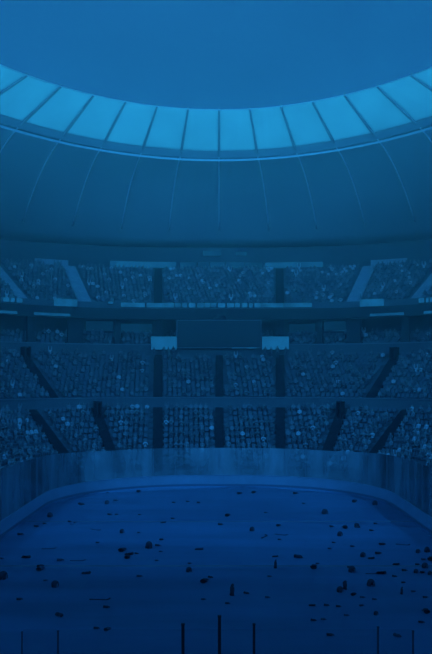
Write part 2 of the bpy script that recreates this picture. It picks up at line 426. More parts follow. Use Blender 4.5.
# scoreboard hanging in front of the suite level
def px_x(px, d): return (px-CX)*d/F
DS = 107.25
sb = empty('scoreboard', (0, DS, zat(348.5, DS))); tag(sb, 'large dark rectangular scoreboard in the middle of the far stand', 'scoreboard')
x0, x1, z0, z1 = px_x(177,DS), px_x(261,DS), zat(348,DS), zat(320,DS)
bm = bmesh.new(); box(bm, ((x0+x1)/2, DS+.35, (z0+z1)/2), (x1-x0, .7, z1-z0), bev=.03); rel(build('housing', bm, M['black']), sb)
bm = bmesh.new(); box(bm, ((x0+x1)/2, DS-.02, (z0+z1)/2), (x1-x0-.3, .06, z1-z0-.3)); rel(tag(build('screen', bm, M['offscreen']), 'dark switched off screen'), sb)
bm = bmesh.new()
for c, s in ((((x0+x1)/2, DS-.04, z0+.05), (x1-x0+.1, .12, .1)), (((x0+x1)/2, DS-.04, z1-.04), (x1-x0+.1, .12, .09)), ((x0, DS-.04, (z0+z1)/2), (.09, .12, z1-z0)), ((x1, DS-.04, (z0+z1)/2), (.09, .12, z1-z0))): box(bm, c, s)
rel(build('frame', bm, M['steel']), sb)
for x in (x0+1.5, x1-1.5):
    bm = bmesh.new(); box(bm, (x, DS+.85, z1-.5), (.2, .5, .2)); box(bm, (x, DS+.75, z1+.3), (.2, .2, 1.6)); rel(build('bracket', bm, M['black']), sb)
bm = bmesh.new(); vs = ball(bm, (0, 0, 0), (.9, .55, .62), u=16, v=10)
bmesh.ops.delete(bm, geom=[v for v in vs if v.co.z < -.05], context='VERTS')
o = build('loudspeaker_dome', bm, M['black'], None, True); o.location = (.1, DS+.3, z1+.16); rel(o, sb)
bm = bmesh.new(); box(bm, (.1, DS+.3, z1+.08), (2.0, .8, .2), bev=.03); rel(build('dome_base', bm, M['black']), sb)
for a, b, lab in ((232,244,''), (246,256,'')):
    xa, xb = px_x(a,DS), px_x(b,DS); bm = bmesh.new(); box(bm, ((xa+xb)/2, DS-.12, z0+.02), (xb-xa, .1, .16)); rel(tag(build('painted_reflection', bm, M['window']), 'painted light reflection under the screen'), sb)  # glowing bars stand in for light reflected below the screen
for a, b, sd in ((151,176.6,'left'), (262.2,289,'right')):
    xa, xb = px_x(a,DS), px_x(b,DS); za, zb = zat(349.5,DS), zat(336.5,DS)
    t = empty('side_screen', ((xa+xb)/2, DS+.2, za)); tag(t, f'small bright lit screen hung on the {sd} of the dark scoreboard', 'screen')
    bm = bmesh.new(); box(bm, ((xa+xb)/2, DS+.25, (za+zb)/2), (xb-xa, .3, zb-za)); rel(build('lit_face', bm, M['screen']), t)
    bm = bmesh.new(); box(bm, ((xa+xb)/2, DS+.42, (za+zb)/2), (xb-xa+.1, .1, zb-za+.1)); rel(build('frame', bm, M['black']), t)

# ------------------------------------------------------------------ roof
RY = 50.0
ZI, ZO = 44.4, 41.26
def tin(i): return 0.1180*i
def tout(i): return 0.1378*i
def Rin(i): t = tin(i); return Vector((31.9*math.sin(t), RY+45*math.cos(t), ZI))
def Rout(i): t = tout(i); return Vector((36.6*math.sin(t), RY+53*math.cos(t), ZO))
def sroof(i):
    a = abs(i); v = 6.46*a if a < 1 else 5.05+1.41*a
    return math.copysign(v, i) if i else 0.0
def Rback(i): return P(sroof(i), 45.6, 33.3)
def Rroof(i, v):
    a = Rout(i); b = Rback(i); p = a.lerp(b, v); p.z += 2.4*4*v*(1-v)*0.9; return p
NI = 13
roof = empty('roof', (0, RY, ZO)); tag(roof, 'curved dark stadium roof with a bright ring of translucent panels', 'roof', kind='structure')
bm = bmesh.new(); NV = 10; grid = []
IS = [i/3 for i in range(-3*NI, 3*NI+1)]
for i in IS: grid.append([(bm.verts.new(Rroof(i, v/NV)), bm.verts.new(Rroof(i, v/NV)+Vector((0,0,.5)))) for v in range(NV+1)])
for a, b in zip(grid, grid[1:]):
    for v in range(NV):
        for q in (0, 1): bm.faces.new((a[v][q], b[v][q], b[v+1][q], a[v+1][q]))
    for v in (0, NV): bm.faces.new((a[v][0], b[v][0], b[v][1], a[v][1]))
rel(build('roof_deck', bm, M['roof'], None, True), roof)
VP = 0.90
def panel_pt(i, v): return Rin(i).lerp(Rout(i), v)
for i in range(-NI, NI):
    bm = bmesh.new(); n = 4; rows = []
    for j in range(n+1):
        u = i+0.018+0.964*j/n
        rows.append([bm.verts.new(panel_pt(u, v)+Vector((0,0,dz))) for v, dz in ((0.0,0),(VP,0),(VP,.12),(0.0,.12))])
    for a, b in zip(rows, rows[1:]):
        for q in range(4): bm.faces.new((a[q], b[q], b[(q+1)%4], a[(q+1)%4]))
    bm.faces.new(rows[0]); bm.faces.new(rows[-1])
    rel(build('roof_panel', bm, M['roofglass']), roof)
for i in range(-NI, NI+1):
    bm = bmesh.new(); d = Vector((0,0,.06)); A, B = panel_pt(i,0), panel_pt(i,1.0)
    s = (panel_pt(i+.05,.5)-panel_pt(i-.05,.5)).normalized()
    va = [bm.verts.new(A+s*x+Vector((0,0,z))) for x, z in ((-.11,-.1),(.11,-.1),(.11,.25),(-.11,.25))]
    vb = [bm.verts.new(B+s*x+Vector((0,0,z))) for x, z in ((-.15,-.25),(.15,-.25),(.15,.25),(-.15,.25))]
    for q in range(4): bm.faces.new((va[q], va[(q+1)%4], vb[(q+1)%4], vb[q]))
    bm.faces.new(va); bm.faces.new(vb)
    rel(build('panel_girder', bm, M['seam']), roof)
    bm = bmesh.new(); tube(bm, [Rroof(i, v/12)+Vector((0,0,-.12)) for v in range(0, 11)], .10, 6)
    rel(build('roof_rib', bm, M['rib'], None, True), roof)
bm = bmesh.new(); rows = []
for i in IS: rows.append([bm.verts.new(panel_pt(i, v)+Vector((0,0,dz))) for v, dz in ((VP,-.05),(1.0,-.35),(1.0,.3),(VP,.2))])
for a, b in zip(rows, rows[1:]):
    for q in range(4): bm.faces.new((a[q], b[q], b[(q+1)%4], a[(q+1)%4]))
rel(build('ring_girder', bm, M['seam']), roof)
bm = bmesh.new(); tube(bm, [Rroof(i, .02)+Vector((0,0,-.55)) for i in IS], .16, 8)
rel(build('ring_tube', bm, M['tube'], None, True), roof)
bm = bmesh.new(); tube(bm, [Rin(i)+Vector((0,0,.05)) for i in IS], .05, 6)
rel(build('edge_tube', bm, M['tube'], None, True), roof)

# ------------------------------------------------------------------ spectators and seats
def person_mesh(name, arms):
    """one skinned figure, seated, facing -Y, soles at z=0, seat at about 0.43"""
    V = [((0,0,.50),.15,.12), ((0,.02,.72),.14,.10), ((0,.02,.95),.17,.10), ((0,.01,1.08),.06,.06), ((0,-.01,1.20),.085,.10), ((0,0,1.27),.075,.08)]
    E = [(0,1),(1,2),(2,3),(3,4),(4,5)]
    def add(par, *chain):
        for c in chain: V.append(c); E.append((par, len(V)-1)); par = len(V)-1
    for sx in (-1, 1):
        add(0, ((sx*.10,-.06,.50),.085,.085), ((sx*.12,-.42,.50),.065,.065), ((sx*.12,-.42,.10),.045,.045), ((sx*.12,-.52,.05),.04,.04))
        if arms == 'lap': add(2, ((sx*.21,.01,.96),.055,.055), ((sx*.225,-.05,.70),.045,.045), ((sx*.13,-.27,.62),.035,.035), ((sx*.10,-.34,.60),.04,.03))
        elif arms == 'up': add(2, ((sx*.21,.01,.98),.055,.055), ((sx*.22,-.05,1.20),.045,.045), ((sx*.20,-.10,1.45),.035,.035), ((sx*.20,-.11,1.53),.04,.03))
        else: add(2, ((sx*.21,.01,.96),.055,.055), ((sx*.24,-.14,.78),.045,.045), ((sx*.06,-.28,.88),.035,.035), ((sx*.02,-.32,.92),.04,.03))
    me = bpy.data.meshes.new(name); me.from_pydata([v[0] for v in V], E, [])
    o = bpy.data.objects.new(name, me); COL.objects.link(o)
    md = o.modifiers.new('s', 'SKIN')
    for i, v in enumerate(V):
        d = me.skin_vertices[0].data[i]; d.radius = (v[1], v[2]); d.use_root = (i == 0)
    md.use_smooth_shade = True
    dg = bpy.context.evaluated_depsgraph_get(); ev = o.evaluated_get(dg)
    m2 = bpy.data.meshes.new_from_object(ev); bpy.data.objects.remove(o); bpy.data.meshes.remove(me)
    m2.materials.clear()
    for p in m2.polygons:
        c = p.center; p.use_smooth = True
        p.material_index = 0 if c.z > 1.08 and abs(c.x) < .15 else (2 if c.z < .56 else (0 if (c.y < -.24 and c.z > .56) else 1))
    zmin = min(v.co.z for v in m2.vertices)
    for v in m2.vertices: v.co.z -= zmin
    return m2
SHIRT = ('shirt_pale','shirt_mid','shirt_dark')
def standing_mesh():
    V = [((0,0,.92),.15,.11), ((0,0,1.12),.14,.10), ((0,0,1.36),.17,.10), ((0,0,1.50),.06,.06), ((0,-.02,1.62),.085,.10), ((0,-.01,1.69),.075,.08)]
    E = [(0,1),(1,2),(2,3),(3,4),(4,5)]
    def add(par, *chain):
        for c in chain: V.append(c); E.append((par, len(V)-1)); par = len(V)-1
    for sx in (-1, 1):
        add(0, ((sx*.10,0,.80),.085,.085), ((sx*.11,-.01,.48),.06,.06), ((sx*.11,.01,.10),.045,.045), ((sx*.12,-.12,.04),.04,.035))
        add(2, ((sx*.21,.01,1.36),.055,.055), ((sx*.23,.02,1.10),.045,.045), ((sx*.21,-.08,.88),.035,.035), ((sx*.20,-.11,.79),.04,.03))
    me = bpy.data.meshes.new('standing'); me.from_pydata([v[0] for v in V], E, [])
    o = bpy.data.objects.new('standing', me); COL.objects.link(o); o.modifiers.new('s', 'SKIN').use_smooth_shade = True
    for i, v in enumerate(V):
        d = me.skin_vertices[0].data[i]; d.radius = (v[1], v[2]); d.use_root = (i == 0)
    m2 = bpy.data.meshes.new_from_object(o.evaluated_get(bpy.context.evaluated_depsgraph_get()))
    bpy.data.objects.remove(o); bpy.data.meshes.remove(me); m2.materials.clear()
    zm = min(v.co.z for v in m2.vertices)
    for v in m2.vertices: v.co.z -= zm
    for p in m2.polygons:
        c = p.center; p.material_index = 0 if c.z > 1.52 or (abs(c.x) > .15 and c.z < .86 and c.z > .7) else (2 if c.z < .92 else 1)
    for mm in (M['skin'], M['shirt_dark'], M['trouser']): m2.materials.append(mm)
    return m2
PM = {}
for arms in ('lap','clap','up'):
    b0 = person_mesh('person_'+arms, arms)
    for sh in SHIRT:
        q = b0.copy(); q.name = f'person_{arms}_{sh}'
        for mm in (M['skin'], M[sh], M['trouser']): q.materials.append(mm)
        PM[arms, sh] = q
def seat_mesh():
    bm = bmesh.new(); box(bm, (0,-.18,.42), (.44,.40,.05), bev=.015)
    box(bm, (0,.05,.64), (.44,.05,.42), Matrix.Rotation(-.15,3,'X'), bev=.015); box(bm, (0,-.02,.21), (.08,.08,.42))
    me = bpy.data.meshes.new('stadium_seat'); bm.to_mesh(me); bm.free(); me.materials.append(M['seat']); return me
SEAT = seat_mesh()

spots = []                                            # (tier, row, s, location, rz, px, py)
for t, T, w in (('A',TA,.60), ('B',TB,.60), ('S',TS,.62), ('C',TC,.60)):
    for i in range(T['n'] if t == 'S' else (T['n']-2 if t == 'C' else T['n']-1)):
        k = T['k0']+i*T['dk']+T['dk']*.55; z = T['z0']+i*T['dz']
        def metric(v, k=k):
            a = abs(v); m_ = min(a, XC) + min(max(a-XC, 0), SA-XC)*(1+k/RC) + max(a-SA, 0); return math.copysign(m_, v)
        def unmetric(m_, k=k):
            a = abs(m_); arc = (SA-XC)*(1+k/RC)
            v = a if a <= XC else (XC+(a-XC)/(1+k/RC) if a <= XC+arc else SA+(a-XC-arc)); return math.copysign(v, m_)
        L_ = metric(SMAX-6); nn = int(2*L_/w)
        for jj in range(nn):
            s = unmetric(-L_+w*(jj+.5))
            if any(abs(metric(s)-metric(sa)) < wd/2+.35 for sa, wd in AIS[t]): continue
            if t == 'S' and any(abs(metric(s)-metric(px2s(px_, 24.5))) < w_/2+.45 for px_, w_ in PILLARS) and i < 2: continue
            s = unmetric(metric(s)+random.uniform(-.035,.035)); p = P(s, k+random.uniform(-.06,.06), z); px = CX+F*p.x/p.y; py = HZ+(CH-z-.6)*F/p.y
            if px < -45 or px > 477 or p.y < 45: continue
            spots.append((t, i, s, p, rz_of(s), px, py))
STAND = standing_mesh(); zr = TB['z0']+11*TB['dz']; kr = TB['k0']+11*TB['dk']+.42
spots = [q for q in spots if not (q[0] == 'B' and q[1] >= 11 and 146 < q[5] < 294)]
for px, sc_, lb in ((154,.93,'left end of the left lit screen'),(164,1.0,'middle of the left lit screen'),(168.5,.95,'right of the middle of the left lit screen'),(173.5,1.05,'right end of the left lit screen'),
                    (265,1.0,'left end of the right lit screen'),(271,.93,'left of the middle of the right lit screen'),(277.5,1.04,'right of the middle of the right lit screen'),(286,.97,'right end of the right lit screen')):
    s = px2s(px, kr); o = bpy.data.objects.new('person', STAND); COL.objects.link(o); o.location = P(s, kr, zr); o.scale = (sc_,)*3; o.rotation_euler.z = rz_of(s)
    tag(o, f'person in dark top standing before the {lb}', 'person')
OCC = {'A': .62, 'B': .50, 'S': .55, 'C': .78}
PAL = {'A': .10, 'B': .07, 'S': .07, 'C': .10}
people, empt = [], []
for q in spots:
    den = .5+.5*noise.noise(Vector((q[2]*.35, q[1]*.28, {'A':1,'B':5,'S':8,'C':9}[q[0]])))*1.6
    if random.random() < OCC[q[0]]*(.6+.8*den): people.append(q)
    else: empt.append(q)
inf = lambda q: 0 <= q[5] <= 432 and q[0] != 'S'
# the individual spectators and seats: the 300 that show largest
def pick(lst, n):
    vis = sorted([q for q in lst if inf(q)], key=lambda q: q[3].y + (30 if q[0]=='A' and q[6] > 452 and 70 < q[5] < 370 else 0))
    return vis[:n]
P300 = set(id(q) for q in pick(people, 300)); S300 = set(id(q) for q in pick(empt, 300))
TN = {'A':'lower tier', 'B':'middle tier', 'C':'upper tier', 'S':'suite level'}
def block(q):
    px = q[5]
    for lim, nm in ((45,'far left'),(100,'outer left'),(158,'left'),(219,'centre left'),(281,'centre right'),(338,'right'),(393,'outer right')):
        if px < lim: return nm
    return 'far right'
def rowname(q):
    f = q[1]/{'A':12,'B':13,'C':16,'S':4}[q[0]]
    return 'front rows' if f < .34 else ('middle rows' if f < .67 else 'back rows')
ADJ = {'shirt_pale':'pale top', 'shirt_mid':'grey top', 'shirt_dark':'dark top'}
POSE = {'lap':'sitting', 'clap':'clapping', 'up':'with arms up'}
import array
def pick_shirt(q): 
    r = random.random(); p = PAL[q[0]]
    return 'shirt_pale' if r < p else ('shirt_mid' if r < p+.42 else 'shirt_dark')
bulk = []
for q in people:
    arms = random.choices(('lap','clap','up'), (6,3,1))[0]; sh = pick_shirt(q)
    if id(q) in P300:
        o = bpy.data.objects.new('person', PM[arms, sh]); COL.objects.link(o)
        o.location = q[3]; o.rotation_euler.z = q[4]; c = random.uniform(.93,1.07); o.scale = (c,c,c)
        lb = f"person in {ADJ[sh]} {POSE[arms]}, {block(q)} block of {TN[q[0]]}, {rowname(q)}"
        tag(o, lb, 'person', lb.replace('person in', 'people in'))
    else: bulk.append((q, arms, sh))
# the rest of the crowd in one object
def merged(name, items, m):
    vs, fs, mi = [], [], []
    for me, loc, rz, sc, remap in items:
        c, s_ = math.cos(rz)*sc, math.sin(rz)*sc; b0 = len(vs)
        for v in me.vertices:
            x, y, z = v.co; vs.append((loc.x+c*x-s_*y, loc.y+s_*x+c*y, loc.z+z*sc))
        for p in me.polygons: fs.append([b0+k for k in p.vertices]); mi.append(remap[p.material_index])
    me = bpy.data.meshes.new(name); me.from_pydata(vs, [], fs); me.polygons.foreach_set('material_index', mi)
    return link(name, me, m)
def remap_for(sh): return {0:0, 1:2+SHIRT.index(sh), 2:1}
crowd = merged('crowd', [(PM[a,sh], q[3], q[4], random.uniform(.93,1.07), remap_for(sh)) for q, a, sh in bulk],
               [M['skin'], M['trouser']]+[M[x] for x in SHIRT])
tag(crowd, 'dense crowd of far spectators filling the tiers of the stands', 'crowd', kind='stuff')
rest = []
for q in empt:
    if id(q) in S300:
        o = bpy.data.objects.new('stadium_seat', SEAT); COL.objects.link(o); o.location = q[3]; o.rotation_euler.z = q[4]
        lb = f"empty dark plastic seat, {block(q)} block of {TN[q[0]]}, {rowname(q)}"
        tag(o, lb, 'seat', lb.replace('seat,', 'seats,'))
    else: rest.append((SEAT, q[3], q[4], 1.0, {0:0}))
so = merged('seat_rows', rest, [M['seat']]); tag(so, 'far rows of empty dark seats among the crowd in the stands', 'seats', kind='stuff')
# ------------------------------------------------------------------ hockey gear dropped on the ice
def skin_blob(V, E, sub=1):
    me = bpy.data.meshes.new('t'); me.from_pydata([v[0] for v in V], E, [])
    o = bpy.data.objects.new('t', me); COL.objects.link(o); o.modifiers.new('s', 'SKIN')
    for i, v in enumerate(V):
        d = me.skin_vertices[0].data[i]; d.radius = v[1]; d.use_root = (i == 0)
    if sub: md = o.modifiers.new('u', 'SUBSURF'); md.levels = sub
    ev = o.evaluated_get(bpy.context.evaluated_depsgraph_get()); m2 = bpy.data.meshes.new_from_object(ev)
    bpy.data.objects.remove(o); bpy.data.meshes.remove(me); m2.materials.clear()
    for p in m2.polygons: p.use_smooth = True
    return m2
def me_of(bm, smooth=True):
    bmesh.ops.recalc_face_normals(bm, faces=bm.faces[:])
    me = bpy.data.meshes.new('t'); bm.to_mesh(me); bm.free()
    for p in me.polygons: p.use_smooth = smooth
    return me
def glove_parts():
    """lies along X: cuff at -X, fingers at +X, back of the hand up"""
    out = []
    bm = bmesh.new(); box(bm, (-.02,0,.065), (.17,.16,.11), bev=.03); out.append(('hand_pad', me_of(bm), 0))
    bm = bmesh.new(); vs = []                                     # flared cuff
    n = 14
    for x, a, b in ((-.09,.075,.055),(-.20,.105,.072),(-.20,.09,.058),(-.09,.06,.042)):
        vs.append([bm.verts.new((x, a*math.cos(2*PI*k/n), .072+b*math.sin(2*PI*k/n))) for k in range(n)])
    for q in range(4):
        A, B = vs[q], vs[(q+1)%4]
        for k in range(n): bm.faces.new((A[k], A[(k+1)%n], B[(k+1)%n], B[k]))
    out.append(('cuff', me_of(bm), 1))
    for k, L in enumerate((.095,.12,.115,.085)):
        y = -.062+.041*k
        out.append(('finger', skin_blob([((.05,y,.075),(.022,.026)), ((.05+L*.5,y*1.08,.07),(.021,.024)), ((.05+L*.85,y*1.1,.045),(.019,.020)), ((.05+L,y*1.1,.026),(.016,.016))], [(0,1),(1,2),(2,3)]), 0))
    out.append(('thumb', skin_blob([((-.04,.07,.06),(.026,.026)), ((.03,.115,.05),(.024,.024)), ((.09,.125,.032),(.02,.02))], [(0,1),(1,2)]), 0))
    return out
def helmet_parts():
    """sits on its rim, face towards +X"""
    out = []
    bm = bmesh.new(); vs = ball(bm, (0,0,.12), (.15,.115,.14), u=18, v=12)
    bmesh.ops.delete(bm, geom=[v for v in vs if v.co.z < .07 or (v.co.x > .07 and v.co.z < .15)], context='VERTS')
    g = bmesh.ops.solidify(bm, geom=bm.faces[:], thickness=.012); out.append(('shell', me_of(bm), 0))
    for sy in (-1, 1):
        bm = bmesh.new(); box(bm, (-.01, sy*.108, .06), (.11,.022,.12), bev=.009); out.append(('ear_guard', me_of(bm), 0))
    bm = bmesh.new()
    for z in (.03,.065,.10): tube(bm, [(.06,-.105,z),(.13,-.07,z-.005),(.155,0,z-.008),(.13,.07,z-.005),(.06,.105,z)], .006, 6)
    for y in (-.06,0,.06): tube(bm, [(.15-abs(y)*.3,y,.022),(.153-abs(y)*.3,y,.07),(.125,y*.95,.155)], .006, 6)
    out.append(('face_cage', me_of(bm), 1))
    bm = bmesh.new(); box(bm, (-.10,0,.05), (.07,.17,.10), bev=.02); out.append(('neck_guard', me_of(bm), 1))
    return out
def stick_parts():
    """shaft along X, blade at +X"""
    out = []
    bm = bmesh.new(); box(bm, (-.12,0,.022), (1.15,.055,.055), bev=.008); out.append(('shaft', me_of(bm, False), 0))
    bm = bmesh.new(); pts = [((.45,0),(.50,.02)), ((.56,.05),(.58,.12)), ((.58,.14),(.62,.22)), ((.57,.26),(.64,.33))]
    L = [bm.verts.new((p[0][0],p[0][1],.0)) for p in pts]+[bm.verts.new((p[1][0],p[1][1],.0)) for p in pts][::-1]
    f = bm.faces.new(L); g = bmesh.ops.extrude_face_region(bm, geom=[f])
    for v in [x for x in g['geom'] if isinstance(x, bmesh.types.BMVert)]: v.co.z += .075
    out.append(('blade', me_of(bm, False), 1))
    bm = bmesh.new(); box(bm, (-.62,0,.026), (.20,.062,.062), bev=.01); out.append(('grip_tape', me_of(bm, False), 1))
    return out
def pad_parts():
    """shin pad lying along X"""
    out = []
    bm = bmesh.new(); n = 10; rows = []
    for x, w, h in ((-.24,.06,.05),(-.20,.09,.085),(0,.10,.105),(.12,.10,.11),(.14,.085,.10)):
        rows.append([bm.verts.new((x, w*math.cos(PI*k/n), .012+h*math.sin(PI*k/n))) for k in range(n+1)])
    for A, B in zip(rows, rows[1:]):
        for k in range(n): bm.faces.new((A[k], A[k+1], B[k+1], B[k]))
    bmesh.ops.solidify(bm, geom=bm.faces[:], thickness=.015); out.append(('shin_shell', me_of(bm), 0))
    bm = bmesh.new(); ball(bm, (.19,0,.075), (.08,.10,.075), u=14, v=8); out.append(('knee_cup', me_of(bm), 0))
    for x in (-.14,.04):
        bm = bmesh.new(); tube(bm, [(x,.108*math.cos(PI*k/8),.014+.112*math.sin(PI*k/8)) for k in range(9)], .012, 6); out.append(('strap', me_of(bm), 1))
    return out
GEAR = {'glove': ('hockey_glove', glove_parts(), .38), 'helmet': ('hockey_helmet', helmet_parts(), .30),
        'stick': ('hockey_stick', stick_parts(), 1.36), 'pad': ('shin_pad', pad_parts(), .50)}
for kd, (nm, parts, L) in GEAR.items():                       # settle every kind on z = 0
    zm = min(v.co.z for _, me, _ in parts for v in me.vertices)
    for _, me, _ in parts:
        for v in me.vertices: v.co.z -= zm
GM = {}
def gear(kd, px, py, wpx, rot, shade, label, up=False):
    nm, parts, L = GEAR[kd]; d = CH*F/(py+(4.0 if up else 2.0)-HZ); x = (px-CX)*d/F
    vis = L*max(.35, abs(math.cos(math.radians(rot)))) if not up else .20
    sc = min(1.8, max(.7, .78*wpx*d/F/vis))
    r = empty(nm, (x, d, 0.006), math.radians(rot), sc)
    if up:                                                    # standing on its cuff, fingers up
        r.rotation_euler = (0, -PI/2, math.radians(rot)); r.location.z = .20*sc+.006
    tag(r, label, {'glove':'glove','helmet':'helmet','stick':'hockey stick','pad':'shin pad'}[kd])
    for pn, me, alt in parts:
        key = (me.name, shade)
        if key not in GM:
            q = me.copy(); q.materials.append(M[('gear','gear2')[shade]] if not alt else M[('gear3','gear2')[shade]]); GM[key] = q
        o = bpy.data.objects.new(pn, GM[key]); COL.objects.link(o); o.parent = r
    return r
G, H, S, D = 'glove', 'helmet', 'stick', 'pad'
